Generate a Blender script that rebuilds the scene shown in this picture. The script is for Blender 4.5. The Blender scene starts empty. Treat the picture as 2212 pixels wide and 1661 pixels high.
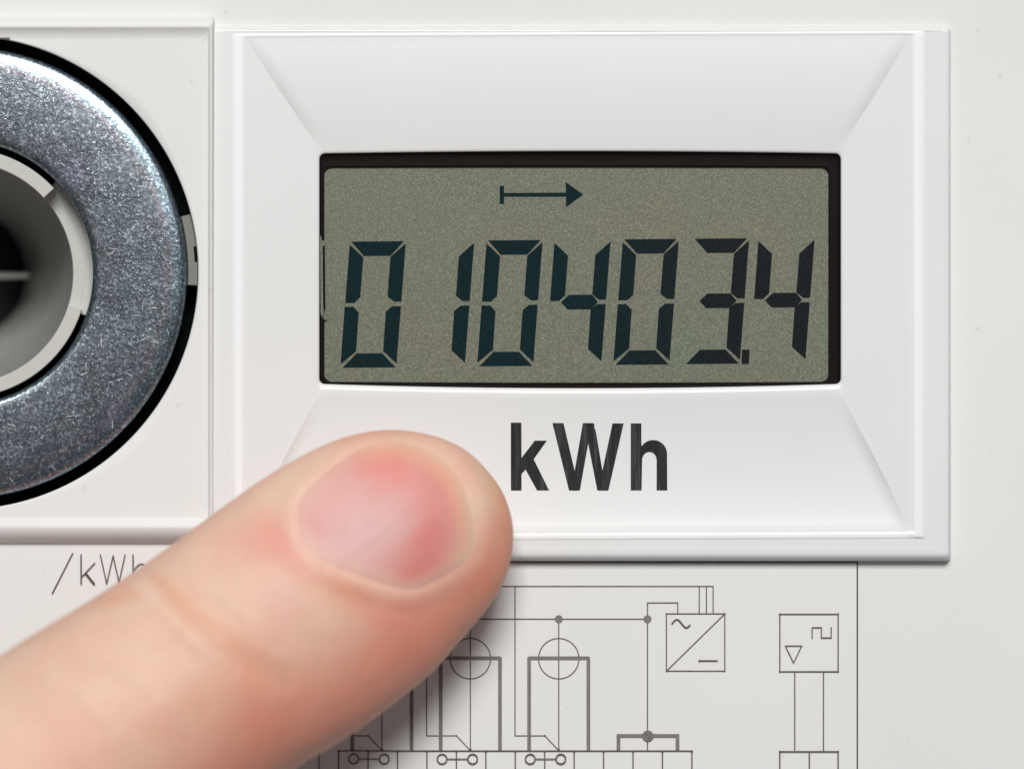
import bpy, math
import numpy as np
from mathutils import Vector

# ------------------------------------------------------------------ camera, world, lamps
S = 4.25e-5            # metres per drawing unit on the meter's front (drawing is 2212 x 1661 units)
D = 0.40               # camera distance
CX, CY = 1106.0, 830.5
scene = bpy.context.scene
COL = scene.collection

cam_d = bpy.data.cameras.new("camera")
cam = bpy.data.objects.new("camera", cam_d)
COL.objects.link(cam)
cam.location = (0, -D, 0)
cam.rotation_euler = (math.radians(90), 0, 0)
cam_d.sensor_width = 36
cam_d.lens = 36 * D / (2212 * S)
cam_d.clip_start = 0.01
cam_d.clip_end = 20
cam_d.dof.use_dof = True
cam_d.dof.focus_distance = D - 0.001
cam_d.dof.aperture_fstop = cam_d.lens / 15.0
scene.camera = cam

world = bpy.data.worlds.new("World")
scene.world = world
world.use_nodes = True
bg = world.node_tree.nodes["Background"]
bg.inputs[0].default_value = (0.97, 0.985, 1.0, 1)
bg.inputs[1].default_value = 0.125


def area(name, loc, target, size, power, color):
    l = bpy.data.lights.new(name, 'AREA')
    l.shape = 'RECTANGLE'
    l.size, l.size_y = size
    l.energy = power
    l.color = color
    o = bpy.data.objects.new(name, l)
    COL.objects.link(o)
    o.location = loc
    o.rotation_euler = (Vector(target) - Vector(loc)).to_track_quat('-Z', 'Y').to_euler()
    return o


area("softbox_lamp", (0.03, -1.55, 0.92), (0, 0, 0), (0.72, 0.52), 31.4, (1.0, 0.992, 0.98))

scene.view_settings.view_transform = 'Standard'
scene.view_settings.look = 'None'
scene.view_settings.exposure = 0
scene.view_settings.gamma = 1
scene.cycles.max_bounces = 8
scene.cycles.transparent_max_bounces = 12

# ------------------------------------------------------------------ helpers
MM = 0.001


def W(px, py, z=0.0):
    """drawing position (px, py) at height z above the front plate -> place in the world"""
    k = S * (D - z) / D
    return ((px - CX) * k, -z, (CY - py) * k)


def WA(px, py, z):
    k = S * (D - z) / D
    return np.stack([(px - CX) * k, -z, (CY - py) * k], -1)


def link(name, me, mat, parent=None, smooth=True):
    o = bpy.data.objects.new(name, me)
    COL.objects.link(o)
    if mat:
        me.materials.append(mat)
    if smooth:
        me.polygons.foreach_set("use_smooth", [True] * len(me.polygons))
    if parent:
        o.parent = parent
        o.matrix_parent_inverse = Matrix_inv(parent)
    return o


def Matrix_inv(p):
    from mathutils import Matrix
    # every part keeps its mesh in world coordinates; only a thing's own empty is moved
    return Matrix.Translation(p.location if p.parent is None else (0, 0, 0)).inverted()


def mesh(name, verts, faces, mat, parent=None, smooth=True):
    me = bpy.data.meshes.new(name)
    me.from_pydata([tuple(v) for v in verts], [], faces)
    me.validate()
    me.update()
    return link(name, me, mat, parent, smooth)


def loft(name, loops, mat, parent=None, smooth=True, cap=False, wrap=True, flip=False):
    """loops: array (m, n, 3) -> quads between consecutive loops"""
    L = np.asarray(loops)
    m, n, _ = L.shape
    i = np.arange(m - 1)[:, None]
    j = np.arange(n if wrap else n - 1)[None, :]
    j2 = (j + 1) % n
    f = np.stack([i * n + j, i * n + j2, (i + 1) * n + j2, (i + 1) * n + j], -1).reshape(-1, 4)
    if flip:
        f = f[:, ::-1]
    faces = f.tolist()
    if cap:
        faces.append([(m - 1) * n + k for k in range(n)])
    return mesh(name, L.reshape(-1, 3), faces, mat, parent, smooth)


def circ(cx, cy, r, z, a0=0.0, a1=360.0, n=192, closed=True):
    t = np.radians(np.linspace(a0, a1, n, endpoint=not closed))
    return WA(cx + r * np.cos(t), cy - r * np.sin(t), np.full(n, z))


# ------------------------------------------------------------------ materials
def nt(name):
    m = bpy.data.materials.new(name)
    m.use_nodes = True
    t = m.node_tree
    return m, t, t.nodes["Principled BSDF"]


def noise(t, scale, detail=3, rough=0.55, stretch=None):
    tc = t.nodes.new("ShaderNodeTexCoord")
    n = t.nodes.new("ShaderNodeTexNoise")
    n.inputs["Scale"].default_value = scale
    n.inputs["Detail"].default_value = detail
    n.inputs["Roughness"].default_value = rough
    if stretch:
        mp = t.nodes.new("ShaderNodeMapping")
        mp.inputs["Scale"].default_value = stretch
        t.links.new(tc.outputs["Object"], mp.inputs[0])
        t.links.new(mp.outputs[0], n.inputs["Vector"])
    else:
        t.links.new(tc.outputs["Object"], n.inputs["Vector"])
    return n


def ramp(t, src, stops):
    r = t.nodes.new("ShaderNodeValToRGB")
    e = r.color_ramp.elements
    while len(e) < len(stops):
        e.new(0.5)
    for k, (p, c) in enumerate(stops):
        e[k].position = p
        e[k].color = (c[0], c[1], c[2], 1)
    t.links.new(src, r.inputs[0])
    return r


def bump(t, src, strength, dist, prev=None):
    b = t.nodes.new("ShaderNodeBump")
    b.inputs["Strength"].default_value = strength
    b.inputs["Distance"].default_value = dist
    t.links.new(src, b.inputs["Height"])
    if prev:
        t.links.new(prev.outputs[0], b.inputs["Normal"])
    return b


def mixc(t, fac, a, b, mode='MIX'):
    m = t.nodes.new("ShaderNodeMix")
    m.data_type = 'RGBA'
    m.blend_type = mode
    for sock, v in ((m.inputs[0], fac), (m.inputs[6], a), (m.inputs[7], b)):
        if hasattr(v, "links"):
            t.links.new(v, sock)
        elif isinstance(v, (int, float)):
            sock.default_value = v
        else:
            sock.default_value = (v[0], v[1], v[2], 1)
    return m.outputs[2]


def plastic(name, col, rough, wear=True, bumpd=0.00001):
    m, t, p = nt(name)
    n = noise(t, 35, 4)
    d = [c * 0.965 for c in col]
    r = ramp(t, n.outputs[0], [(0.3, d), (0.7, col)])
    out = r.outputs[0]
    if wear:
        n3 = noise(t, 900, 2)
        r3 = ramp(t, n3.outputs[0], [(0.0, (1, 1, 1)), (0.715, (1, 1, 1)), (0.76, (0.80, 0.78, 0.75)), (1, (0.7, 0.68, 0.65))])
        out = mixc(t, 0.55, out, r3.outputs[0], 'MULTIPLY')
    t.links.new(out, p.inputs["Base Color"])
    p.inputs["Roughness"].default_value = rough
    n2 = noise(t, 260, 4)
    b = bump(t, n2.outputs[0], 0.35, bumpd * 3)
    t.links.new(b.outputs[0], p.inputs["Normal"])
    return m


M_white = plastic("white_plastic", (0.80, 0.80, 0.788), 0.5)
M_gloss = plastic("glossy_white_plastic", (0.80, 0.803, 0.797), 0.30, wear=False)
M_grey = plastic("grey_white_plastic", (0.56, 0.56, 0.52), 0.45)
M_cavity = plastic("grey_port_plastic", (0.42, 0.42, 0.40), 0.35, wear=False)
M_black = plastic("black_plastic", (0.002, 0.005, 0.0035), 0.45, wear=False)
M_frame = plastic("dark_brown_plastic", (0.0085, 0.0048, 0.0042), 0.5, wear=False)


def flat(name, col, rough=0.5, var=0.12, scale=600):
    m, t, p = nt(name)
    n = noise(t, scale, 3)
    r = ramp(t, n.outputs[0], [(0.3, [c * (1 - var) for c in col]), (0.7, [c * (1 + var) for c in col])])
    t.links.new(r.outputs[0], p.inputs["Base Color"])
    p.inputs["Roughness"].default_value = rough
    return m


M_ink = flat("thin_engraved_ink", (0.115, 0.085, 0.082), 0.5, 0.3, 1500)
M_inkthick = flat("wide_engraved_ink", (0.20, 0.18, 0.18), 0.5, 0.12, 1500)
M_border = flat("border_ink", (0.10, 0.083, 0.08), 0.5, 0.2, 1500)
def dull(m, v):
    m.node_tree.nodes["Principled BSDF"].inputs["Specular IOR Level"].default_value = v


M_seg = flat("liquid_crystal_teal", (0.0045, 0.019, 0.022), 0.4, 0.25, 4000)

dull(M_black, 0.05)
dull(M_white, 0.15)
dull(M_gloss, 0.4)
dull(M_frame, 0.06)
dull(M_seg, 0.04)
t = M_seg.node_tree
sx_ = t.nodes.new("ShaderNodeSeparateXYZ")
tc = t.nodes.new("ShaderNodeTexCoord")
t.links.new(tc.outputs["Object"], sx_.inputs[0])
mr = t.nodes.new("ShaderNodeMapRange")
mr.inputs[1].default_value = (1250 - CX) * S
mr.inputs[2].default_value = (1600 - CX) * S
t.links.new(sx_.outputs[0], mr.inputs[0])
nn = noise(t, 4000, 3)
gr = ramp(t, mr.outputs[0], [(0.0, (0.0048, 0.020, 0.024)), (1.0, (0.0125, 0.0150, 0.0180))])
gv = ramp(t, nn.outputs[0], [(0.3, (0.75, 0.75, 0.75)), (0.7, (1.3, 1.3, 1.3))])
t.links.new(mixc(t, 1.0, gr.outputs[0], gv.outputs[0], 'MULTIPLY'), t.nodes["Principled BSDF"].inputs["Base Color"])

# bold lettering: laser hatch of fine upright strokes
M_bold, t, p = nt("hatched_lettering_ink")
n = noise(t, 2600, 3, 0.6, (1, 1, 0.035))
r = ramp(t, n.outputs[0], [(0.32, (0.011, 0.011, 0.012)), (0.50, (0.019, 0.019, 0.019)), (0.70, (0.060, 0.060, 0.060))])
t.links.new(r.outputs[0], p.inputs["Base Color"])
p.inputs["Roughness"].default_value = 0.6
p.inputs["Specular IOR Level"].default_value = 0.2

# reflective LCD background: grey-green with grain
M_lcd, t, p = nt("reflective_display_film")
n = noise(t, 7600, 2, 0.7)
r = ramp(t, n.outputs[0], [(0.30, (0.114, 0.119, 0.085)), (0.5, (0.173, 0.177, 0.131)), (0.68, (0.30, 0.30, 0.228))])
n2 = noise(t, 110, 3, 0.6)
r2 = ramp(t, n2.outputs[0], [(0.3, (1.07, 0.98, 0.94)), (0.5, (1, 1, 1)), (0.7, (0.93, 1.02, 1.0))])
n3 = noise(t, 5200, 1, 0.5)
r3 = ramp(t, n3.outputs["Color"], [(0.3, (0.9, 0.9, 0.9)), (0.7, (1.1, 1.1, 1.1))])
c = mixc(t, 1.0, r.outputs[0], r2.outputs[0], 'MULTIPLY')
c = mixc(t, 0.8, c, r3.outputs[0], 'MULTIPLY')
t.links.new(c, p.inputs["Base Color"])
p.inputs["Roughness"].default_value = 0.42
b = bump(t, n.outputs[0], 0.5, 0.00001)
t.links.new(b.outputs[0], p.inputs["Normal"])

# clear window pane
M_glass = bpy.data.materials.new("clear_pane")
M_glass.use_nodes = True
t = M_glass.node_tree
t.nodes.clear()
o_ = t.nodes.new("ShaderNodeOutputMaterial")
mx = t.nodes.new("ShaderNodeMixShader")
tr = t.nodes.new("ShaderNodeBsdfTransparent")
tr.inputs[0].default_value = (0.97, 0.98, 0.97, 1)
gl = t.nodes.new("ShaderNodeBsdfGlossy")
gl.inputs["Roughness"].default_value = 0.04
fr = t.nodes.new("ShaderNodeFresnel")
fr.inputs[0].default_value = 1.45
t.links.new(fr.outputs[0], mx.inputs[0])
t.links.new(tr.outputs[0], mx.inputs[1])
t.links.new(gl.outputs[0], mx.inputs[2])
t.links.new(mx.outputs[0], o_.inputs[0])

# zinc plated washer
M_zinc, t, p = nt("zinc_plated_steel")
p.inputs["Metallic"].default_value = 1.0
n1 = noise(t, 3600, 4, 0.8)
n2 = noise(t, 130, 4, 0.6)
n3 = noise(t, 420, 5, 0.6)
r1 = ramp(t, n2.outputs[0], [(0.3, (0.24, 0.285, 0.315)), (0.5, (0.27, 0.305, 0.335)), (0.62, (0.285, 0.295, 0.365)), (0.75, (0.30, 0.355, 0.38))])
r2 = ramp(t, n1.outputs[0], [(0.36, (0.5, 0.5, 0.52)), (0.54, (0.95, 0.95, 0.95)), (0.66, (2.6, 2.6, 2.65))])
c = mixc(t, 1.0, r1.outputs[0], r2.outputs[0], 'MULTIPLY')
tc = t.nodes.new("ShaderNodeTexCoord")
vd = t.nodes.new("ShaderNodeVectorMath")
vd.operation = 'DISTANCE'
t.links.new(tc.outputs["Object"], vd.inputs[0])
vd.inputs[1].default_value = W(-83.0, 589.0, 1.0 * MM)
mr = t.nodes.new("ShaderNodeMapRange")
mr.inputs[1].default_value = 280 * S
mr.inputs[2].default_value = 490 * S
t.links.new(vd.outputs["Value"], mr.inputs[0])
wob = noise(t, 500, 3)
ad = t.nodes.new("ShaderNodeMath")
ad.operation = 'MULTIPLY_ADD'
t.links.new(wob.outputs[0], ad.inputs[0])
ad.inputs[1].default_value = 0.07
t.links.new(mr.outputs[0], ad.inputs[2])
rad = ramp(t, ad.outputs[0], [(0.06, (1.1, 1.25, 1.25)), (0.11, (1.05, 1.05, 1.05)), (0.16, (1, 1, 1)), (0.78, (1.0, 1.0, 1.0)), (0.84, (1.2, 1.02, 1.0)), (0.88, (1.05, 1.18, 1.2)), (1.0, (1.1, 1.22, 1.25))])
c = mixc(t, 1.0, c, rad.outputs[0], 'MULTIPLY')
t.links.new(c, p.inputs["Base Color"])
rr = ramp(t, n3.outputs[0], [(0.3, (0.23,) * 3), (0.7, (0.29,) * 3)])
t.links.new(rr.outputs[0], p.inputs["Roughness"])
b1 = bump(t, n1.outputs[0], 1.0, 0.000027)
b2 = bump(t, n3.outputs[0], 0.12, 0.00002, b1)
t.links.new(b2.outputs[0], p.inputs["Normal"])


def skin_mat(name, sss, rough, coat, bstr):
    m, t, p = nt(name)
    at = t.nodes.new("ShaderNodeAttribute")
    at.attribute_name = "tone"
    n = noise(t, 320, 4)
    r = ramp(t, n.outputs[0], [(0.3, (0.965, 0.94, 0.93)), (0.7, (1.0, 1.0, 1.0))])
    c = mixc(t, 1.0, at.outputs["Color"], r.outputs[0], 'MULTIPLY')
    nm_ = noise(t, 130, 4, 0.65)
    rm = ramp(t, nm_.outputs[0], [(0.32, (1.0, 0.87, 0.85)), (0.5, (1.0, 0.98, 0.97)), (0.68, (1.02, 1.05, 1.04))])
    c = mixc(t, 0.8, c, rm.outputs[0], 'MULTIPLY')
    t.links.new(c, p.inputs["Base Color"])
    p.inputs["Roughness"].default_value = rough
    ml = t.nodes.new("ShaderNodeMath")
    ml.operation = 'MULTIPLY'
    t.links.new(at.outputs["Alpha"], ml.inputs[0])
    ml.inputs[1].default_value = sss
    t.links.new(ml.outputs[0], p.inputs["Subsurface Weight"])
    p.inputs["Subsurface Radius"].default_value = (1.0, 0.28, 0.14)
    p.inputs["Subsurface Scale"].default_value = 0.0020
    p.inputs["Coat Weight"].default_value = coat
    p.inputs["Coat Roughness"].default_value = 0.25
    n2 = noise(t, 2200, 3, 0.6)
    b = bump(t, n2.outputs[0], bstr, 0.00006)
    if sss > 0.5:
        n4 = noise(t, 750, 4, 0.65)
        b = bump(t, n4.outputs[0], bstr, 0.00018, b)
    t.links.new(b.outputs[0], p.inputs["Normal"])
    return m


M_skin = skin_mat("skin", 0.85, 0.55, 0.0, 0.5)
M_nail = skin_mat("fingernail", 0.0, 0.58, 0.0, 0.1)

# ------------------------------------------------------------------ the meter
meter = bpy.data.objects.new("electricity_meter", None)
COL.objects.link(meter)
meter.location = (0, 0, W(0, 2150)[2])
meter["label"] = "white plastic electricity meter front with grey number display and steel ring"
meter["category"] = "electricity meter"

PCX, PCY = -83.0, 589.0     # centre of the port
X0, X1, Y0, Y1 = -900.0, 2560.0, -420.0, 2150.0


def rect_from_circle(n, x0, y0, x1, y1, cx=PCX, cy=PCY):
    t = np.radians(np.linspace(0, 360, n, endpoint=False))
    c, s = np.cos(t), -np.sin(t)
    with np.errstate(divide='ignore', invalid='ignore'):
        kx = np.where(c > 0, (x1 - cx) / c, (x0 - cx) / c)
        ky = np.where(s > 0, (y1 - cy) / s, (y0 - cy) / s)
    k = np.minimum(np.where(np.isfinite(kx), kx, 1e9), np.where(np.isfinite(ky), ky, 1e9))
    return cx + k * c, cy + k * s


# rounded-rectangle loop with matching samples on every loop -----------------
U = 0.5 - 0.5 * np.cos(np.linspace(0, math.pi, 61))
U = np.unique(np.concatenate([U, np.linspace(0, 0.05, 24), 1 - np.linspace(0, 0.05, 24)]))


def zfac(y):
    """the whole surround leans: it stands lower at the top than at the bottom"""
    return 0.45 + 0.55 * np.clip((y - 60) / 1150.0, 0, 1)


def rrect(L, T, R, B, rad, z, zo=(0, 0, 0, 0), bow=(0, 0), tw=0.035, tilt=0.0):
    """points clockwise from top-left; z side offsets (top, right, bottom, left)"""
    pts = []
    P = [(L + rad, T), (R - rad, T), (R, T + rad), (R, B - rad), (R - rad, B), (L + rad, B), (L, B - rad), (L, T + rad)]
    cen = [(R - rad, T + rad), (R - rad, B - rad), (L + rad, B - rad), (L + rad, T + rad)]
    for k in range(4):
        a, b = P[2 * k], P[2 * k + 1]
        prv, cur, nxt = zo[k - 1], zo[k], zo[(k + 1) % 4]
        for u in U:
            x = a[0] + (b[0] - a[0]) * u
            y = a[1] + (b[1] - a[1]) * u
            # blend of side heights close to the corners
            # heights change from side to side at the ends of the upper and lower runs
            zz = cur
            if k in (0, 2):
                ln = abs(b[0] - a[0]) / 36.0
                d0, d1 = min(1, u * ln), min(1, (1 - u) * ln)
                zz = prv + (cur - prv) * (1 - (1 - d0) ** 2.3)
                zz = nxt + (zz - nxt) * (1 - (1 - d1) ** 2.3)
            if k == 0:
                y += bow[0] * 4 * u * (1 - u)
            if k == 2:
                y += bow[1] * 4 * u * (1 - u)
            pts.append((x, y, z + zz))
        c = cen[k]
        a0 = [-90, 0, 90, 180][k]
        for j in range(1, 8):
            an = math.radians(a0 + 90 * j / 8)
            pts.append((c[0] + rad * math.cos(an), c[1] + rad * math.sin(an), z + (zo[1] if k < 2 else zo[3])))
    A = np.array(pts)
    A[:, 1] += tilt * (A[:, 0] - 1250) / 720.0
    A[:, 2] *= zfac(A[:, 1])
    return WA(A[:, 0], A[:, 1], A[:, 2])


# front plate (the housing face), pierced for the port
n = 720
HR = 512
loops = [circ(PCX, PCY, HR, -2 * MM, n=n), circ(PCX, PCY, HR, 0, n=n)]
x, y = rect_from_circle(n, X0, Y0, X1, Y1)
cc = circ(PCX, PCY, HR + 2, 0, n=n)
ax = PCX + (HR + 2) * np.cos(np.radians(np.linspace(0, 360, n, endpoint=False)))
ay = PCY - (HR + 2) * np.sin(np.radians(np.linspace(0, 360, n, endpoint=False)))
for f in np.linspace(0, 1, 12):
    loops.append(WA(ax + (x - ax) * f, ay + (y - ay) * f, np.zeros(n)))
for dx, z in ((18, -0.2 * MM), (34, -0.9 * MM), (44, -2 * MM), (46, -12 * MM), (46, -40 * MM)):
    x2, y2 = rect_from_circle(n, X0 - dx, Y0 - dx, X1 + dx, Y1 + dx)
    loops.append(WA(x2, y2, np.full(n, z)))
loft("housing", np.array(loops), M_white, meter, smooth=False)

# square raised cover round the port ----------------------------------------
TOPZ = 1.3 * MM


def prof(o, z):
    """port cover loop, o = (left, top, right, bottom) insets"""
    return o, z


n = 1440
rl = []
for (dl, dt, dr, db), z in (
        ((0, 0, -6, 0), 0.0),
        ((2, 3, -5.5, 3), 0.3 * MM),
        ((3, 4, -5, 4), 0.5 * MM),
        ((8, 9, -4, 12), 1.1 * MM),
        ((12, 14, -2.0, 22), 1.55 * MM),
        ((16, 19, 0, 32), 1.78 * MM),
        ((20, 23, 2, 38), 1.82 * MM),
        ((24, 26, 4.5, 42), 1.72 * MM),
        ((32, 34, 6.0, 47), 1.48 * MM),
        ((42, 44, 8.0, 52), TOPZ + 0.03 * MM),
        ((48, 50, 10., 57), TOPZ)):
    x, y = rect_from_circle(n, -620 + dl, 36 + dt, 457.5 - dr, 1174 - db)
    rl.append(WA(x, y, np.full(n, z)))
x, y = rect_from_circle(n, -620 + 48, 36 + 50, 455 - 10, 1174 - 57)
tt = np.radians(np.linspace(0, 360, n, endpoint=False))
for f in np.linspace(0.1, 1, 8):
    bx = PCX + 514 * np.cos(tt)
    by = PCY - 514 * np.sin(tt)
    rl.append(WA(x + (bx - x) * f, y + (by - y) * f, np.full(n, TOPZ)))
rl.append(circ(PCX, PCY, 511.5, TOPZ - 0.1 * MM, n=n))
rl.append(circ(PCX, PCY, 511, TOPZ - 0.4 * MM, n=n))
rl.append(circ(PCX, PCY, 511, -2 * MM, n=n))
o = loft("port_cover", np.array(rl), M_white, meter, smooth=True)

# black well behind the washer
loft("port_well", np.array([circ(PCX, PCY, 511, -0.2 * MM), circ(PCX, PCY, 510, -3.5 * MM), circ(PCX, PCY, 470, -3.6 * MM),
                            circ(PCX, PCY, 270, -3.6 * MM), circ(PCX, PCY, 258, -4 * MM)]), M_black, meter, smooth=False)

# steel washer --------------------------------------------------------------
ZT = 1.0 * MM
wl = []
for r_, z in ((488, -3.55 * MM), (488, 0.30 * MM), (487, 0.52 * MM), (483, 0.74 * MM), (474, 0.87 * MM), (460, 0.945 * MM), (445, 0.98 * MM), (430, 0.995 * MM), (420, ZT + .01 * MM),
              (360, ZT + .02 * MM), (305, ZT), (296, 0.98 * MM), (290, 0.93 * MM), (286.5, 0.82 * MM), (284, 0.60 * MM), (283, -1.2 * MM), (286, -3.55 * MM)):
    lp = circ(PCX, PCY, r_, z, n=360)
    wl.append(lp)
wl.append(wl[0].copy())
w = loft("washer", np.array(wl), M_zinc, meter)
w["label"] = "scuffed zinc plated steel ring round the optical port"

# fine bright scratches on its face
rs = np.random.RandomState(11)
v_, f_ = [], []
for i in range(60):
    a_ = math.radians(rs.uniform(-100, 100)); rr_ = rs.uniform(310, 470)
    x_, y_ = PCX + rr_ * math.cos(a_), PCY - rr_ * math.sin(a_)
    d_ = rs.uniform(-0.5, 0.5) + (0 if rs.rand() < 0.7 else 1.2); l_ = rs.uniform(3, 11); w2 = rs.uniform(0.35, 0.8)
    ux, uy = math.cos(d_), math.sin(d_)
    k = len(v_)
    for sx, sy in ((-l_, -w2), (l_, -w2), (l_, w2), (-l_, w2)):
        v_.append(W(x_ + ux * sx - uy * sy, y_ + uy * sx + ux * sy, 1.035 * MM))
    f_.append([k, k + 1, k + 2, k + 3])
M_scr, t, p = nt("bare_metal_scratch")
p.inputs["Base Color"].default_value = (0.62, 0.62, 0.64, 1)
p.inputs["Roughness"].default_value = 0.6
o = mesh("scratches", v_, f_, M_scr, w, False)
o["kind"] = "stuff"

# grey tab in the black gap at the washer's right side
def slab(name, cx, cy, r0, r1, a0, a1, z0, z1, mat, parent, n=40, bev=2.0, smooth=False):
    loops = []
    bz = bev * S
    for (ra, rb, z, da) in ((r0, r1, z0, 0), (r0, r1, z1 - bz, 0), (r0 + bev, r1 - bev, z1, math.degrees(bev / r1))):
        t = np.radians(np.linspace(a0 + da, a1 - da, n))
        outer = np.stack([cx + rb * np.cos(t), cy - rb * np.sin(t)], -1)
        inner = np.stack([cx + ra * np.cos(t[::-1]), cy - ra * np.sin(t[::-1])], -1)
        q = np.concatenate([outer, inner])
        loops.append(WA(q[:, 0], q[:, 1], np.full(len(q), z)))
    L = np.array(loops)
    m, k, _ = L.shape
    faces = []
    for i in range(m - 1):
        for j in range(k):
            j2 = (j + 1) % k
            faces.append([i * k + j, i * k + j2, (i + 1) * k + j2, (i + 1) * k + j])
    b = (m - 1) * k
    for j in range(n - 1):
        faces.append([b + j, b + j + 1, b + k - 2 - j, b + k - 1 - j])
    return mesh(name, L.reshape(-1, 3), faces, mat, parent, smooth)


M_lens = plastic("dark_lens", (0.007, 0.0065, 0.009), 0.5, wear=False)
M_tab = plastic("tab_plastic", (0.20, 0.21, 0.18), 0.4)
slab("locking_tab", PCX, PCY, 489, 510.5, -3.2, 14.3, -1.5 * MM, 0.45 * MM, M_tab, meter)
slab("tab_notch", PCX, PCY, 504, 510.8, 2.6, 6.4, 0.3 * MM, 0.50 * MM, M_black, meter, bev=1)

# castellated inner ring
RC = -81.0
slab("port_ring", RC, 590, 239, 264, 180, 540, -5 * MM, -2.45 * MM, M_grey, meter, n=240, bev=1)
slab("ring_shelf", RC, 590, 263, 294, -19, 44.5, -5 * MM, -2.445 * MM, M_grey, meter, n=80, bev=1)
for a0, a1 in ((42.7, 163.0), (-163.0, -17.0)):
    g = slab("ring_segment", RC, 590, 238.7, 269, a0, a1, -2.6 * MM, 0.70 * MM, M_grey, meter, n=160, bev=1.6)

# funnel of the port, dark lens and light slit
loops = []
for r_, z in ((239, -2.5), (236, -4), (228, -7), (212, -12), (190, -17), (165, -21), (145, -24), (135, -26)):
    loops.append(circ(RC, 590, r_, z * MM))
loft("port_funnel", np.array(loops), M_cavity, meter)
loft("port_lens", np.array([circ(RC, 590, 140, -24.8 * MM), circ(RC, 590, 130, -24.0 * MM), circ(RC, 590, 70, -23 * MM), circ(RC, 590, 4, -22.6 * MM)]),
     M_lens, meter, cap=True)


def prism(name, poly, z0, z1, mat, parent, smooth=False):
    """flat polygon (drawing units) raised from z0 to z1"""
    k = len(poly)
    v = [W(x, y, z0) for x, y in poly] + [W(x, y, z1) for x, y in poly]
    f = [[j, (j + 1) % k, k + (j + 1) % k, k + j] for j in range(k)]
    f.append(list(range(k, 2 * k)))
    return mesh(name, v, f, mat, parent, smooth)


prism("port_fin", [(-40, 589), (62, 591), (62, 600), (-40, 603)], -24 * MM, -18.0 * MM, M_cavity, meter)

# raised surround of the display ---------------------------------------------
zo_w = 0.48 * MM
ZS = 0.75              # height scale of the display surround
BL = []


def add(L, T, R, B, rad, z, k=0.0, bow=(0, 0), tilt=-4.0, tw=0.03, top=0.0, bot=0.0):
    BL.append(rrect(L, T, R, B, rad, z * ZS * MM, (zo_w * k + top * MM, 0.02 * MM * k, -0.85 * zo_w * k + bot * ZS * MM, 0), bow, tw, tilt))


add(455.5, 57, 2054, 1212, 10, 0.0, tilt=0)
add(456, 58, 2053.5, 1211, 10, 0.6, tilt=0)
add(457, 59, 2053, 1209, 10, 1.1, tilt=0)
add(458, 61, 2052, 1208, 10, 1.55, tilt=0)
add(460, 63, 2050.5, 1205, 9, 1.86, tilt=0)
add(462.5, 65, 2049, 1201, 8, 2.08, tilt=0)
add(465, 67, 2046.5, 1197, 7, 2.17, tilt=0)
add(468, 68, 2043, 1193, 6, 2.20, tilt=0)
add(474, 68, 2036, 1185, 6, 2.20, tilt=-.5)
add(497, 69, 2006, 1169, 6, 2.12, tilt=-1)
add(502, 70, 2000, 1167, 6, 2.13, tilt=-1.5)
add(513, 73, 1987, 1160, 6, 2.13, tilt=-2.5)
add(525, 77, 1974, 1152, 6, 2.12, tilt=-3.5)
add(530, 80, 1969, 1149, 6, 2.11, tilt=-4)
I0 = (530, 80, 1969, 1149)
I1 = (683, 324, 1823, 843)
for f in np.linspace(0.06, 1, 22):
    l, tq, r_, b_ = [a + (b - a) * f for a, b in zip(I0, I1)]
    zz = 1.50 + 0.60 * (1 - f) ** 1.25
    k = math.sin(math.pi * min(1, f * 1.0)) ** 0.85
    add(l, tq, r_, b_, 2 + 10 * f ** 3, zz, k, (-4 * f, 7 * f), -4 * (1 - f))
add(686, 327, 1820, 839, 13, 1.47, 0, (-5, 9), 0)
add(688, 329.5, 1818, 834.5, 13, 1.38, 0, (-5, 9), 0)
add(689.5, 331.5, 1816.5, 831, 13, 1.22, 0, (-5, 9), 0)
add(690, 332.5, 1816, 829.5, 12, 1.0, 0, (-5, 9), 0)
sur = loft("display_surround", np.array(BL), M_gloss, meter)
M_edge_highlight = plastic("painted_edge_highlight", (0.91, 0.915, 0.915), 0.4, wear=False)  # whiter base colour paints in the bright reflection along the ridge
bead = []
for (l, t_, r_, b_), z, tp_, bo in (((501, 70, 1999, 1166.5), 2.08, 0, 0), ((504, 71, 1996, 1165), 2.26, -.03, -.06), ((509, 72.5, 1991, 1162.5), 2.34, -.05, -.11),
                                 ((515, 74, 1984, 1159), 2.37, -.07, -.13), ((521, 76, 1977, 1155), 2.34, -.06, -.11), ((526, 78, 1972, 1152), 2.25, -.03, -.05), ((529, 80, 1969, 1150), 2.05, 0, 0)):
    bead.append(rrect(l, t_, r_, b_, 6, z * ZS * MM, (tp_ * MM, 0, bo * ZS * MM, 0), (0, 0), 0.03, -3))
loft("highlight_bead", np.array(bead), M_edge_highlight, sur)  # bead added over the ridge to carry that painted highlight

# dark inner frame of the window
def ring_loops(spec):
    return np.array([rrect(*a, z * ZS * MM, (0, 0, 0, 0), bow) for a, z, bow in spec])


loft("window_frame", ring_loops([
    ((690.2, 332.7, 1815.8, 829.3, 12), 1.05, (-5, 9)),
    ((690.6, 333.5, 1815, 829, 12), 0.75, (-5, 8.5)),
    ((693, 343, 1808, 829, 12), 0.62, (-5, 8)),
    ((698, 352, 1802, 829.5, 12), 0.60, (-4, 7)),
    ((699, 358, 1794, 827, 14), 0.66, (-2, 2)),
    ((700, 361, 1790, 825, 17), 0.68, (-1, 2)),
    ((700.5, 362, 1789.5, 824.5, 17), 0.1, (-1, 2))]), M_frame, meter)

# the display ---------------------------------------------------------------
ZL = 0.05 * MM


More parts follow.
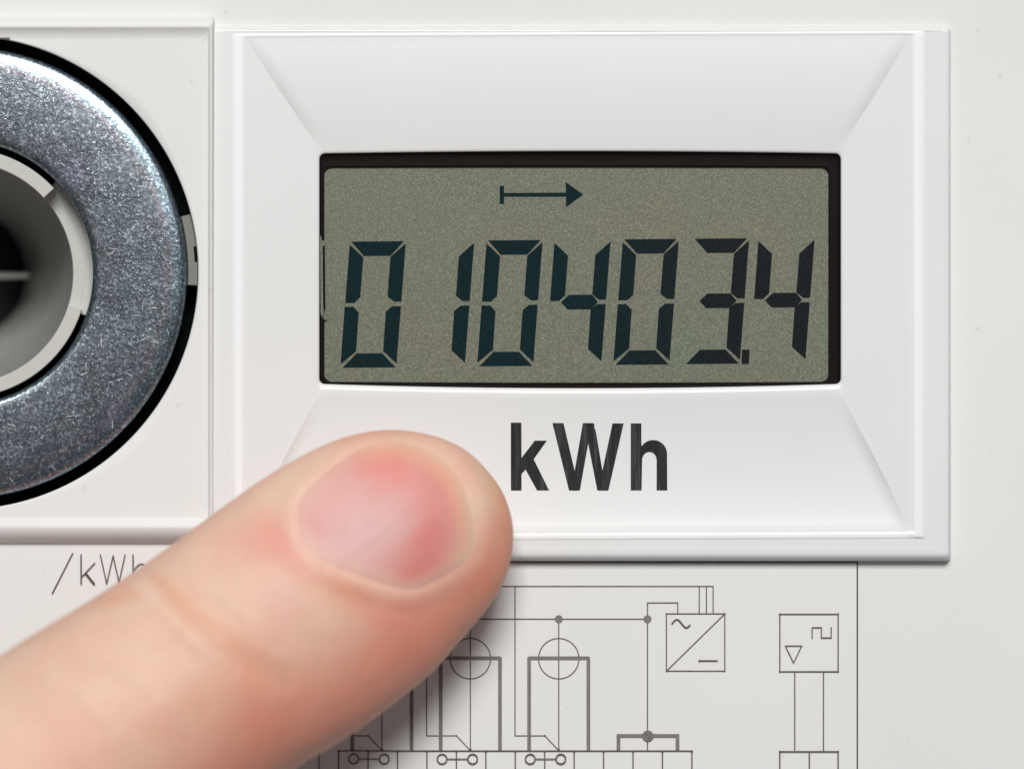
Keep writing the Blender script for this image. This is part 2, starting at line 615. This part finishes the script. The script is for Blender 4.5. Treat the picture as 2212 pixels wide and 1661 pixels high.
def polypts(L, T, R, B, rad, bow=(0, 0), tilt=0):
    A = rrect(L, T, R, B, rad, ZL, (0, 0, 0, 0), bow, 0.03, tilt)
    return A


A = rrect(694, 355, 1796, 830, 17, ZL, (0, 0, 0, 0), (-1, 2), 0.03, -3)
disp = mesh("display", list(A) , [list(range(len(A)))], M_lcd, meter, False)
disp["label"] = "grey-green reflective number display reading 0 10403.4"
prism("film_edge", [(691, 506), (696, 520), (702, 520), (706, 690), (700, 692), (692.5, 678)], 0.05 * MM, 0.36 * MM, M_lcd, disp)
prism("slit", [(697, 532), (701.5, 530), (703, 668), (702, 676), (698, 660)], 0.3 * MM, 0.385 * MM, M_black, disp)


def zx(x):
    return 576 + 0.4162 * x


def zy(y):
    return 230.4 + 0.4162 * y


SEG = {
    'a': [(5, 1), (277, 1), (214, 76), (75, 76)],
    'f': [(-3, 16), (73, 84), (73, 290), (44, 319), (-3, 319)],
    'b': [(288, 12), (288, 314), (250, 314), (214, 286), (214, 82)],
    'e': [(-4, 339), (41, 339), (71, 369), (73, 570), (-3, 637)],
    'c': [(288, 338), (288, 635), (213, 570), (211, 366), (242, 338)],
    'd': [(9, 655), (284, 655), (209, 581), (76, 581)],
    'g': [(54, 326), (93, 288), (213, 288), (247, 326), (214, 364), (92, 364)],
}
digits = [(435, 'abcdef'), (790, 'bc'), (1145, 'abcdef'), (1498, 'fgbc'), (1852, 'abcdef'), (2217, 'abgcd'), (2557, 'fgbc')]
for x0, segs in digits:
    y0 = 700 - 0.0085 * (x0 - 435)
    for s_ in segs:
        poly = []
        for lx, ly in SEG[s_]:
            ly2 = ly * (1 - 0.0000035 * (x0 - 435))
            poly.append((zx(x0 + lx - ly * 50 / 655.0), zy(y0 - 0.008 * lx + ly2)))
        mat = M_seg
        prism("segment", poly, ZL + 0.002 * MM, ZL + 0.02 * MM, mat, disp)
prism("decimal_point", [(zx(2467), zy(1261)), (zx(2507), zy(1261)), (zx(2503), zy(1335)), (zx(2465), zy(1335))], ZL + 0.002 * MM, ZL + 0.022 * MM, M_seg, disp)
arr = [(1210, 412), (1232, 412), (1232, 449), (1553, 447), (1552, 392), (1643, 457), (1554, 522), (1554, 468), (1232, 468), (1232, 505), (1210, 505)]
prism("direction_arrow", [(zx(a), zy(b)) for a, b in arr], ZL + 0.002 * MM, ZL + 0.02 * MM, M_seg, disp)

# clear pane over it
A = np.array([W(*q) for q in ((691.5, 336, 0.39 * MM), (1814.5, 336, 0.39 * MM), (1814.5, 829, 0.57 * MM), (691.5, 829, 0.57 * MM))])
mesh("window_pane", list(A), [[0, 3, 2, 1]], M_glass, meter, False)

# bold unit lettering, pad-printed on the lower slope -------------------------
def surf_z(py):
    """height of the lower slope at drawing row py"""
    f = (1149 - py) / (1149 - 843.0)
    f = min(max(f, 0), 1)
    z = 1.50 + 0.60 * (1 - f) ** 1.25
    k = math.sin(math.pi * f) ** 0.85 if f > 0 else 0
    return (z * ZS * MM - 0.85 * zo_w * k) * zfac(py)


def bx(x):
    return 1036.8 + 0.2343 * x


def by(y):
    return 864 + 0.2343 * y


def printed(name, polys, parent):
    """polygons cut by rows so that the print follows the slope"""
    verts, faces = [], []
    import bmesh
    from mathutils.geometry import tessellate_polygon
    bm = bmesh.new()
    for k, poly in enumerate(polys):
        vs = [bm.verts.new((x, y, 0.0)) for x, y in poly]
        for tri in tessellate_polygon([[Vector((x, y, 0)) for x, y in poly]]):
            bm.faces.new([vs[i] for i in tri])
    for yy in np.arange(905, 1065, 6.0):
        g = bm.verts[:] + bm.edges[:] + bm.faces[:]
        bmesh.ops.bisect_plane(bm, geom=g, plane_co=(0, yy, 0), plane_no=(0, 1, 0))
    for v in bm.verts:
        z = surf_z(v.co.y) + 0.035 * MM
        v.co = Vector(W(v.co.x, v.co.y, z))
    me = bpy.data.meshes.new(name)
    bm.to_mesh(me)
    bm.free()
    return link(name, me, M_bold, parent, False)


unit = bpy.data.objects.new("unit_lettering", None)
COL.objects.link(unit)
unit.parent = meter
unit.matrix_parent_inverse = Matrix_inv(meter)
kpoly = [(288, 208), (379, 208), (382, 212), (383, 533), (505, 374), (617, 374), (495, 545), (637, 832), (527, 832), (420, 640), (383, 680), (383, 830), (379, 833), (290, 833), (285, 828), (285, 212)]
wpoly = [(668, 212), (770, 212), (873, 652), (948, 218), (955, 212), (1045, 212), (1054, 222), (1056, 262), (1066, 275), (1129, 650), (1222, 215), (1325, 215), (1185, 828), (1180, 833), (1086, 833), (1081, 828), (998, 400), (922, 828), (917, 833), (826, 833), (820, 828)]
hpoly = [(1390, 215), (1488, 215), (1488, 415)]
for a in np.linspace(145, 0, 14):
    hpoly.append((1597 + 128 * math.cos(math.radians(a)), 496 - 128 * math.sin(math.radians(a))))
hpoly += [(1727, 832), (1629, 832), (1629, 560)]
for a in np.linspace(0, 180, 14):
    hpoly.append((1562 + 67 * math.cos(math.radians(a)), 552 - 74 * math.sin(math.radians(a))))
hpoly += [(1490, 832), (1390, 832)]
for nm, pl in (("letter_k", kpoly), ("letter_w", wpoly), ("letter_h", hpoly)):
    printed(nm, [[(bx(a), by(b)) for a, b in pl]], unit)

# wiring diagram --------------------------------------------------------------
dia = bpy.data.objects.new("wiring_diagram", None)
COL.objects.link(dia)
dia.parent = meter
dia.matrix_parent_inverse = Matrix_inv(meter)
_z = [0.02 * MM]


class Strokes:
    def __init__(s):
        s.v, s.f = [], []

    def line(s, pts, w=2.4, dots=False):
        for (x0, y0), (x1, y1) in zip(pts[:-1], pts[1:]):
            _z[0] += 0.0012 * MM
            dx, dy = x1 - x0, y1 - y0
            l = math.hypot(dx, dy)
            if l == 0:
                continue
            ux, uy = dx / l, dy / l
            e = w * 0.5
            a, b = (x0 - ux * e, y0 - uy * e), (x1 + ux * e, y1 + uy * e)
            nx, ny = -uy * e, ux * e
            k = len(s.v)
            s.v += [W(a[0] + nx, a[1] + ny, _z[0]), W(b[0] + nx, b[1] + ny, _z[0]), W(b[0] - nx, b[1] - ny, _z[0]), W(a[0] - nx, a[1] - ny, _z[0])]
            s.f.append([k, k + 1, k + 2, k + 3])
        if dots:
            for q in pts:
                s.disc(q[0], q[1], w * 0.85, n=8)

    def disc(s, x, y, r, n=20):
        _z[0] += 0.0012 * MM
        k = len(s.v)
        s.v += [W(x + r * math.cos(2 * math.pi * i / n), y + r * math.sin(2 * math.pi * i / n), _z[0]) for i in range(n)]
        s.f.append(list(range(k, k + n)))

    def ring(s, x, y, r, w=2.4, n=56):
        _z[0] += 0.0012 * MM
        k = len(s.v)
        for i in range(n):
            a = 2 * math.pi * i / n
            for rr_ in (r - w / 2, r + w / 2):
                s.v.append(W(x + rr_ * math.cos(a), y + rr_ * math.sin(a), _z[0]))
        for i in range(n):
            j = (i + 1) % n
            s.f.append([k + 2 * i, k + 2 * i + 1, k + 2 * j + 1, k + 2 * j])

    def build(s, name, mat):
        return mesh(name, s.v, s.f, mat, dia, False)


q = Strokes(); q.line([(640, 1213.5), (1852, 1213.5), (1852, 2080)], 3.4); q.build("border_line", M_border)
BOT = 1690
for c in (825, 1016, 1207):
    q = Strokes()
    q.line([(c, 1336.7), (c, 1620)])
    q.ring(c, 1422, 43.6)
    q.line([(c - 94.5, 1266), (c - 94.5, 1588.6), (c - 30, 1588.6), (c, 1620)], 2.4)
    q.disc(c - 30, 1588.6, 2.4, 8); q.disc(c, 1619, 3, 8)
    q.build("coil_symbol", M_ink)
    q = Strokes()
    q.line([(c - 64, 1423), (c - 64, 1618)], 8)
    q.line([(c + 64, 1423), (c + 64, 1618)], 8)
    q.line([(c - 62, 1421), (c + 62, 1421)], 8)
    q.build("thick_conductor", M_inkthick)
q = Strokes()
q.line([(700, 1266), (1540.5, 1266), (1540.5, 1325)])
q.line([(1510.5, 1266), (1510.5, 1325)])
q.line([(1526, 1266), (1526, 1325)])
q.line([(700, 1336.7), (1398.7, 1336.7)])
q.line([(1464, 1325), (1464, 1301.6), (1398.7, 1301.6), (1398.7, 1620)])
q.build("thin_conductor", M_ink)
q = Strokes()
q.disc(1207, 1336.7, 8.6); q.disc(1398.7, 1336.7, 8.6); q.disc(825, 1336.7, 8.6); q.disc(1016, 1336.7, 8.6)
q.build("junction_dots", M_inkthick)
q = Strokes()
q.line([(1336, 1590), (1336, 1618)], 8); q.line([(1463.5, 1590), (1463.5, 1618)], 8)
q.line([(1336, 1588.6), (1463.5, 1588.6)], 8); q.disc(1399.5, 1589.6, 12.5, 28)
q.build("thick_conductor", M_inkthick)
q = Strokes(); q.ring(1399.5, 1589.6, 11.6, 1.6, 28); q.ring(1399.5, 1589.6, 5.4, 2.2, 20); q.build("node_ring", M_ink)
q = Strokes()
q.line([(1439.6, 1325.2), (1565.7, 1325.2), (1565.7, 1448.8), (1439.6, 1448.8), (1439.6, 1325.2)], 2.4, True)
q.line([(1439.6, 1448.8), (1565.7, 1325.2)])
w_ = [(1452 + 38 * u, 1346.5 - 8.5 * math.sin(2 * math.pi * u * 0.93)) for u in np.linspace(0, 1, 22)]
q.line(w_, 3.6)
q.line([(1511, 1426.7), (1549, 1426.7)], 3.2); q.disc(1511, 1426.7, 2.6, 8)
q.build("converter_symbol", M_ink)
q = Strokes()
q.line([(1684.6, 1326), (1810.6, 1326), (1810.6, 1450), (1684.6, 1450), (1684.6, 1326)], 2.6, True)
q.line([(1754.4, 1377.5), (1754.4, 1355), (1774.3, 1355), (1774.3, 1377), (1795.6, 1377), (1795.6, 1355)], 2.4)
q.line([(1696.6, 1394.4), (1731.9, 1394.4), (1714.3, 1431), (1696.6, 1394.4)], 2.2)
q.line([(1716.9, 1450), (1716.9, 1622)]); q.line([(1779, 1450), (1779, 1622)])
q.build("pulse_symbol", M_ink)
q = Strokes()
q.line([(732, 1621), (1495, 1621)], 2.6)
for k in range(13):
    q.line([(731.5 + 63.6 * k, 1621), (731.5 + 63.6 * k, BOT)], 2.6); q.disc(731.5 + 63.6 * k, 1622, 2.8, 8)
q.line([(732, BOT), (1495, BOT)], 2.6)
q.line([(689, 1300), (689, BOT)]); q.line([(689, BOT), (560, BOT)]); q.line([(560, BOT), (560, 1621), (640, 1621), (668, 1645)])
q.line([(1684.6, 1622.4), (1810.6, 1622.4)], 2.6, True)
for x_ in (1684.6, 1748.4, 1810.6):
    q.line([(x_, 1622.4), (x_, BOT)], 2.8)
q.line([(1684.6, BOT), (1810.6, BOT)], 2.6)
q.build("terminal_boxes", M_ink)
q = Strokes()
for c in (764, 955, 1145.5):
    q.ring(c, 1638.5, 10.4, 3.0, 32); q.ring(c + 66, 1638.5, 10.4, 3.0, 32)
    q.line([(c + 12, 1638.5), (c + 54, 1638.5)], 2.4)
q.build("terminal_links", M_ink)
q = Strokes()
q.line([(113, 1281), (156.8, 1194.7)], 2.6)
q.line([(175, 1198.3), (175.3, 1260.3)], 3.2); q.line([(204.5, 1216), (176, 1246)], 2.6); q.line([(185.5, 1238.5), (202.5, 1260)], 5)
q.line([(217, 1198.3), (230.4, 1260), (244.3, 1200), (257, 1257), (270, 1198.3)], 2.6)
q.line([(287.3, 1198.3), (287.6, 1260)], 3)
q.line([(288, 1234), (293, 1226), (300, 1219), (308, 1217.5), (315, 1223), (317, 1233), (317, 1260)], 2.6)
o = q.build("small_unit_lettering", M_ink)
o.parent = meter
o.matrix_parent_inverse = Matrix_inv(meter)

# ------------------------------------------------------------------ the hand
AI = np.array([0.829, -0.559]); NI = np.array([0.559, 0.829])
upper = [(0, 1415), (109, 1346), (182, 1306), (255, 1258), (317, 1216), (383, 1168), (433, 1130), (528, 1061), (579, 1026), (655, 982), (728, 948), (801, 931), (856, 928), (929, 939), (1002, 969), (1040, 1001), (1058, 1024)]
lower = [(1093, 1079), (1106, 1120), (1109, 1160), (1106, 1196), (1093, 1250), (1067, 1298), (1020, 1354), (976, 1404), (946, 1444), (884, 1494), (821, 1544), (767, 1583), (717, 1614), (630, 1662)]
S0 = 307.0


def sn(x, y):
    return S0 - (x * AI[0] + y * AI[1]), x * NI[0] + y * NI[1]


TIPN = 1466.0
up = sorted([sn(*p_) for p_ in upper]); lo = sorted([sn(*p_) for p_ in lower])
up = [(0.0, TIPN)] + up + [(1500, 1165), (2000, 1090), (2500, 960), (3000, 900), (3600, 940), (4200, 960)]
lo = [(0.0, TIPN)] + lo + [(1100, 1752), (1500, 1790), (2000, 1880), (2500, 1990), (3000, 2040), (3600, 2000), (4200, 1980)]
qs = np.linspace(0, math.sqrt(4200), 900)


def smooth(a, w, odd=None):
    k = np.exp(-0.5 * (np.arange(-3 * w, 3 * w + 1) / w) ** 2); k /= k.sum()
    left = 2 * a[0] - a[1:3 * w + 1][::-1]
    right = 2 * a[-1] - a[-3 * w - 1:-1][::-1]
    return np.convolve(np.concatenate([left, a, right]), k, 'valid')


nu = smooth(np.interp(qs, [math.sqrt(max(a, 0)) for a, b in up], [b for a, b in up]), 12)
nl = smooth(np.interp(qs, [math.sqrt(max(a, 0)) for a, b in lo], [b for a, b in lo]), 12)
# profile along the finger in mm: distance s(units), top and bottom heights
tp = [(0, 6.6), (8, 8.4), (30, 10.2), (80, 12.0), (150, 13.6), (260, 15.3), (400, 17.3), (560, 19.6), (700, 22.0), (820, 24.0), (1000, 26.4), (1500, 33), (2000, 42), (2600, 56), (3200, 70), (4200, 92)]
bt = [(0, 6.6), (8, 5.2), (30, 4.0), (80, 3.0), (150, 2.6), (260, 2.65), (400, 3.4), (560, 3.9), (700, 5.4), (820, 6.8), (1000, 8.6), (1500, 13), (2000, 17), (2600, 22), (3200, 34), (4200, 56)]
zt_ = smooth(np.interp(qs, [math.sqrt(a) for a, b in tp], [b for a, b in tp]), 14) * MM
zb_ = smooth(np.interp(qs, [math.sqrt(a) for a, b in bt], [b for a, b in bt]), 14) * MM


def ev(arr, s):
    return np.interp(np.sqrt(np.maximum(s, 0)), qs, arr)


nail = np.array([(800, 640), (835, 560), (900, 490), (1000, 400), (1130, 310), (1280, 245), (1430, 235), (1580, 280), (1700, 362), (1790, 480), (1848, 640), (1868, 800), (1845, 920),
                 (1760, 1005), (1640, 1080), (1510, 1130), (1380, 1118), (1230, 1070), (1080, 1015), (940, 945), (855, 860), (810, 750)], float)
nail = nail * 0.3646 + np.array([345.6, 864.0])
# smooth closed outline
def closed_spline(P, n):
    out = []
    m = len(P)
    for i in range(m):
        p0, p1, p2, p3 = P[i - 1], P[i], P[(i + 1) % m], P[(i + 2) % m]
        for u in np.linspace(0, 1, n, endpoint=False):
            out.append(0.5 * ((2 * p1) + (-p0 + p2) * u + (2 * p0 - 5 * p1 + 4 * p2 - p3) * u * u + (-p0 + 3 * p1 - 3 * p2 + p3) * u ** 3))
    return np.array(out)


NO = closed_spline(nail, 6)


def sdist(x, y):
    """signed distance to the nail outline (negative inside), drawing units"""
    P = np.stack([x, y], -1)[:, None, :]
    A_, B_ = NO[None], np.roll(NO, -1, 0)[None]
    ab = B_ - A_
    tt_ = np.clip(((P - A_) * ab).sum(-1) / (ab * ab).sum(-1), 0, 1)
    d = np.sqrt((((A_ + ab * tt_[..., None]) - P) ** 2).sum(-1)).min(1)
    x_, y_ = P[..., 0], P[..., 1]
    x1, y1 = A_[..., 0], A_[..., 1]
    x2, y2 = B_[..., 0], B_[..., 1]
    c = ((y1 > y_) != (y2 > y_)) & (x_ < (x2 - x1) * (y_ - y1) / (y2 - y1 + 1e-12) + x1)
    inside = c.sum(1) % 2 == 1
    return np.where(inside, -d, d)


def pdist(x, y, pl):
    pl = np.array(pl, float)
    A_, B_ = pl[:-1][None], pl[1:][None]
    P = np.stack([x, y], -1)[:, None, :]
    ab = B_ - A_
    tt_ = np.clip(((P - A_) * ab).sum(-1) / (ab * ab).sum(-1), 0, 1)
    return np.sqrt((((A_ + ab * tt_[..., None]) - P) ** 2).sum(-1)).min(1)


def g(d, w):
    return np.exp(-0.5 * (d / w) ** 2)


def blob(x, y, cx, cy, rx, ry, ang=0.0):
    a = math.radians(ang)
    dx, dy = x - cx, y - cy
    u = dx * math.cos(a) - dy * math.sin(a)
    v = dx * math.sin(a) + dy * math.cos(a)
    return np.exp(-0.5 * ((u / rx) ** 2 + (v / ry) ** 2))


NC = NO.mean(0)
rng = np.random.RandomState(4)


def detail(x, y):
    """relief of the back of the thumb in metres at drawing position x, y"""
    sd = sdist(x, y)
    u = ((x - NC[0]) * 0.77 - (y - NC[1]) * 0.64) / 170.0       # +1 at the free edge, -1 at the root
    prox = np.clip(0.5 - u * 0.9, 0.15, 1)
    z = -0.35 * MM * (1 / (1 + np.exp(np.clip((sd + 14) / 3.5, -40, 40))))
    out = sd > -2
    z += np.where(out, (0.09 * prox + 0.01) * MM * g(sd - 16, 15), 0)
    z += np.where(out, -0.12 * MM * g(sd - 46, 16) * prox, 0)
    z += 0.16 * MM * g(sd - 30, 9) * np.clip(u - 0.1, 0, 1)
    for pl, amp, wd in (
            ([(296, 1228), (340, 1262), (400, 1322), (480, 1392), (560, 1446), (620, 1478)], -0.24, 12),
            ([(430, 1318), (500, 1366), (570, 1426), (620, 1450)], -0.16, 9),
            ([(250, 1262), (300, 1300), (360, 1336), (430, 1400), (500, 1450)], -0.20, 10),
            ([(330, 1226), (420, 1306), (500, 1360)], 0.07, 22),
            ([(480, 1290), (540, 1345), (600, 1400)], -0.08, 9),
            ([(170, 1352), (240, 1342), (300, 1352)], 0.22, 26),
            ([(130, 1400), (230, 1430), (330, 1500)], -0.14, 10),
            ([(60, 1450), (160, 1500), (240, 1570)], -0.12, 9)):
        z += amp * MM * g(pdist(x, y, pl), wd)
    return z


PT = 1.92


def topz(x, y):
    s, n_ = sn(x, y)
    a, b = ev(nu, s), ev(nl, s)
    c, hw = (a + b) / 2, np.maximum((b - a) / 2, 1e-3)
    q_ = np.clip((n_ - c) / hw, -1, 1)
    zt, zb = ev(zt_, s), ev(zb_, s)
    zc = zb + (zt - zb) * 0.46
    return zc + (zt - zc) * (1 - np.abs(q_) ** PT) ** (1 / PT)


def tone(x, y, topmask):
    base = np.array([0.80, 0.575, 0.445])
    c = np.tile(base, (len(x), 1))

    def mix(m, col):
        m = np.clip(m, 0, 1)[:, None]
        return c * (1 - m) + np.array(col) * m
    sd = sdist(x, y)
    c = mix(0.80 * blob(x, y, 590, 1160, 42, 40, 0), (0.80, 0.36, 0.30))
    c = mix(0.75 * blob(x, y, 640, 1203, 55, 26, -38), (0.80, 0.34, 0.29))
    c = mix(0.45 * blob(x, y, 520, 1165, 60, 45, 0), (0.80, 0.46, 0.36))
    c = mix(0.60 * blob(x, y, 614, 1305, 45, 50, 30), (0.80, 0.50, 0.44))
    c = mix(0.85 * blob(x, y, 765, 1284, 70, 26, -28), (0.76, 0.31, 0.19))
    c = mix(0.50 * blob(x, y, 850, 1320, 70, 40, -20), (0.80, 0.40, 0.32))
    c = mix(0.60 * blob(x, y, 885, 1385, 90, 60, 35), (0.72, 0.28, 0.20))
    c = mix(0.6 * g(pdist(x, y, [(345, 1255), (375, 1290), (440, 1345), (500, 1395), (570, 1452)]), 15), (0.76, 0.41, 0.25))
    c = mix(0.42 * g(pdist(x, y, [(455, 1335), (510, 1376), (600, 1446)]), 12), (0.76, 0.42, 0.27))
    c = mix(0.70 * blob(x, y, 256, 1290, 46, 15, 25), (0.78, 0.40, 0.27))
    c = mix(0.75 * blob(x, y, 520, 1500, 80, 45, 30), (0.76, 0.36, 0.23))
    c = mix(0.6 * blob(x, y, 600, 1560, 110, 50, 34), (0.72, 0.30, 0.20))
    c = mix(0.45 * blob(x, y, 400, 1560, 90, 60, 25), (0.76, 0.43, 0.32))
    c = mix(0.25 * blob(x, y, 180, 1440, 90, 50, 20), (0.80, 0.50, 0.42))
    c = mix(0.40 * blob(x, y, 120, 1620, 110, 60, 20), (0.76, 0.42, 0.30))
    c = mix(0.55 * blob(x, y, 210, 1335, 50, 14, 15), (0.84, 0.66, 0.53))  # wet highlight on the knuckle fold, painted into the skin colour
    c = mix(0.50 * blob(x, y, 315, 1272, 12, 30, 50), (0.84, 0.62, 0.52))  # second knuckle highlight, painted the same way
    c = mix(0.35 * blob(x, y, 470, 1200, 60, 40, 30), (0.82, 0.50, 0.40))
    c = mix(0.55 * g(sd + 4, 14), (0.88, 0.50, 0.41))
    # fingertip rim: orange outer skin, paler strip next to the nail
    u = ((x - NC[0]) * 0.77 - (y - NC[1]) * 0.64) / 170.0
    dist = np.clip((u + 0.2) * 1.5, 0, 1)
    c = mix(0.75 * dist * (1 / (1 + np.exp(-(sd - 48) / 7.0))), (0.80, 0.44, 0.21))
    c = mix(0.60 * dist * g(sd - 30, 10), (0.84, 0.52, 0.40))
    c = mix((0.15 + 0.45 * dist) * g(sd + 2, 9), (0.85, 0.62, 0.46))
    c = mix(0.4 * blob(x, y, 655, 1185, 12, 45, 35), (0.85, 0.62, 0.50))
    # lower flank
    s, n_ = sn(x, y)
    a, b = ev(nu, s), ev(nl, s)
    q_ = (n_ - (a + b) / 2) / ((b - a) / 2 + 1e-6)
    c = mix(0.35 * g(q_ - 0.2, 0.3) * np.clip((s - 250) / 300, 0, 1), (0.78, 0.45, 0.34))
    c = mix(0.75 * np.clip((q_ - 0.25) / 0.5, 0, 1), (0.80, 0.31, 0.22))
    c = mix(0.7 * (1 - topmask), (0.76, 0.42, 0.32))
    return c


def set_tone(o, cols):
    me = o.data
    at = me.color_attributes.new("tone", 'FLOAT_COLOR', 'POINT')
    buf = np.ones((len(me.vertices), 4), np.float32)
    buf[:, :cols.shape[1]] = cols
    at.data.foreach_set("color", buf.ravel())


NS, NA = 300, 220
ss = np.concatenate([np.linspace(0.6, math.sqrt(1200), 250) ** 2, np.linspace(1240, 4200, 50)])
th = np.linspace(0, 2 * math.pi, NA, endpoint=False)
V = []
TM = []
PX = []
for s in ss:
    a, b = ev(nu, s), ev(nl, s)
    c, hw = (a + b) / 2, (b - a) / 2
    zt, zb = ev(zt_, s), ev(zb_, s)
    zc = zb + (zt - zb) * 0.46
    ct, st = np.cos(th), np.sin(th)
    e = np.where(st > 0, 2 / PT, 2 / 2.2)
    n_ = c + hw * np.sign(ct) * np.abs(ct) ** e
    z = np.where(st > 0, zc + (zt - zc) * np.abs(st) ** e, zc - (zc - zb) * np.abs(st) ** e)
    x = (S0 - s) * AI[0] + n_ * NI[0]
    y = (S0 - s) * AI[1] + n_ * NI[1]
    PX.append(np.stack([x, y], -1)); V.append(z); TM.append((st > 0) * np.clip(st * 2.2, 0, 1))
PX = np.array(PX); Z = np.array(V); TM = np.array(TM)
fx, fy, ft = PX[..., 0].ravel(), PX[..., 1].ravel(), TM.ravel()
Z = (Z.ravel() + detail(fx, fy) * ft)
VV = WA(fx, fy, Z)
tipx, tipy = S0 * AI[0] + TIPN * NI[0], S0 * AI[1] + TIPN * NI[1]
m_, n2_ = len(ss), NA
faces = []
for i in range(m_ - 1):
    for j in range(n2_):
        j2 = (j + 1) % n2_
        faces.append([i * n2_ + j, (i + 1) * n2_ + j, (i + 1) * n2_ + j2, i * n2_ + j2])
k0 = len(VV)
VV = np.concatenate([VV, [W(tipx, tipy, 6.6 * MM)]])
for j in range(n2_):
    faces.append([k0, j, (j + 1) % n2_])
faces.append([(m_ - 1) * n2_ + j for j in range(n2_)][::-1])
hand = mesh("hand", VV, faces, M_skin, None, True)
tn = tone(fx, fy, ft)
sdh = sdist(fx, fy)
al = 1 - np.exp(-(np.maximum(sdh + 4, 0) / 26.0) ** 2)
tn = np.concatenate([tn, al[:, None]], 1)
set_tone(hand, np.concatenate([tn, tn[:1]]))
hand["label"] = "bare thumb of a hand reaching in from the lower left and pressing below the display"
hand["category"] = "hand"

# nail: rings from the middle to the outline
rings = 46
V, C = [], []
for i in range(rings + 1):
    f = i / rings
    f = f ** 0.8
    P = NC + (NO - NC) * f
    V.append(P)
P = np.concatenate(V)
x, y = P[:, 0], P[:, 1]
sd = -sdist(x, y)
e_ = np.clip(sd / 24.0, 0, 1)
z = topz(x, y) + (-0.06 + 0.17 * (1 - (1 - e_) ** 2)) * MM
u = ((x - NC[0]) * 0.77 - (y - NC[1]) * 0.64)
v = ((x - NC[0]) * 0.64 + (y - NC[1]) * 0.77)
for c0, w0, am in ((-40, 6, 0.03), (-12, 5, -0.03), (18, 6, 0.035), (48, 7, -0.03), (80, 8, 0.025), (-75, 8, 0.025)):
    z += am * 0.35 * MM * g(v - c0 + 0.0006 * (u * u), w0 * 1.5) * e_
nb = len(NO)
col = np.tile(np.array([0.72, 0.385, 0.35]), (len(x), 1))


def nm(m, c2):
    global col
    m = np.clip(m, 0, 1)[:, None]
    col = col * (1 - m) + np.array(c2) * m


nm(0.85 * blob(x, y, 845, 1010, 75, 34, -28), (0.80, 0.30, 0.27))
nm(0.85 * blob(x, y, 925, 1170, 40, 85, -15), (0.72, 0.22, 0.20))
nm(0.85 * blob(x, y, 890, 1255, 48, 26, 25), (0.68, 0.20, 0.17))
nm(0.5 * blob(x, y, 740, 1085, 60, 45, 0), (0.82, 0.47, 0.44))
nm(0.6 * blob(x, y, 740, 1170, 60, 36, 35), (0.75, 0.50, 0.49))
for c0, w0, am in ((-20, 8, 0.5), (8, 7, 0.6), (36, 8, 0.6)):
    nm(am * g(v - c0 + 0.0005 * u * u, w0 * 1.3) * g(u + 20, 60), (0.76, 0.50, 0.48))
for c0, w0, am in ((-5, 5, 0.35), (25, 5, 0.35), (58, 6, 0.35)):
    nm(am * 1.2 * g(v - c0 + 0.0005 * u * u, w0) * g(u + 20, 60), (0.74, 0.40, 0.40))
distal = np.clip((u / 170.0 - 0.15) * 3.0, 0, 1)
nm(0.75 * distal * g(sd - 7, 11), (0.85, 0.63, 0.46))
nm(0.55 * distal * g(sd - 26, 12), (0.80, 0.46, 0.28))
nm(0.75 * (1 - distal) * g(sd - 4, 17), (0.78, 0.50, 0.405))
faces = []
for i in range(rings):
    for j in range(nb):
        j2 = (j + 1) % nb
        faces.append([i * nb + j, (i + 1) * nb + j, (i + 1) * nb + j2, i * nb + j2])
nl_o = mesh("thumb_nail", WA(x, y, z), faces, M_nail, hand, True)
nl_o.data.flip_normals()
if len(nl_o.data.vertices) == len(col):
    set_tone(nl_o, col)
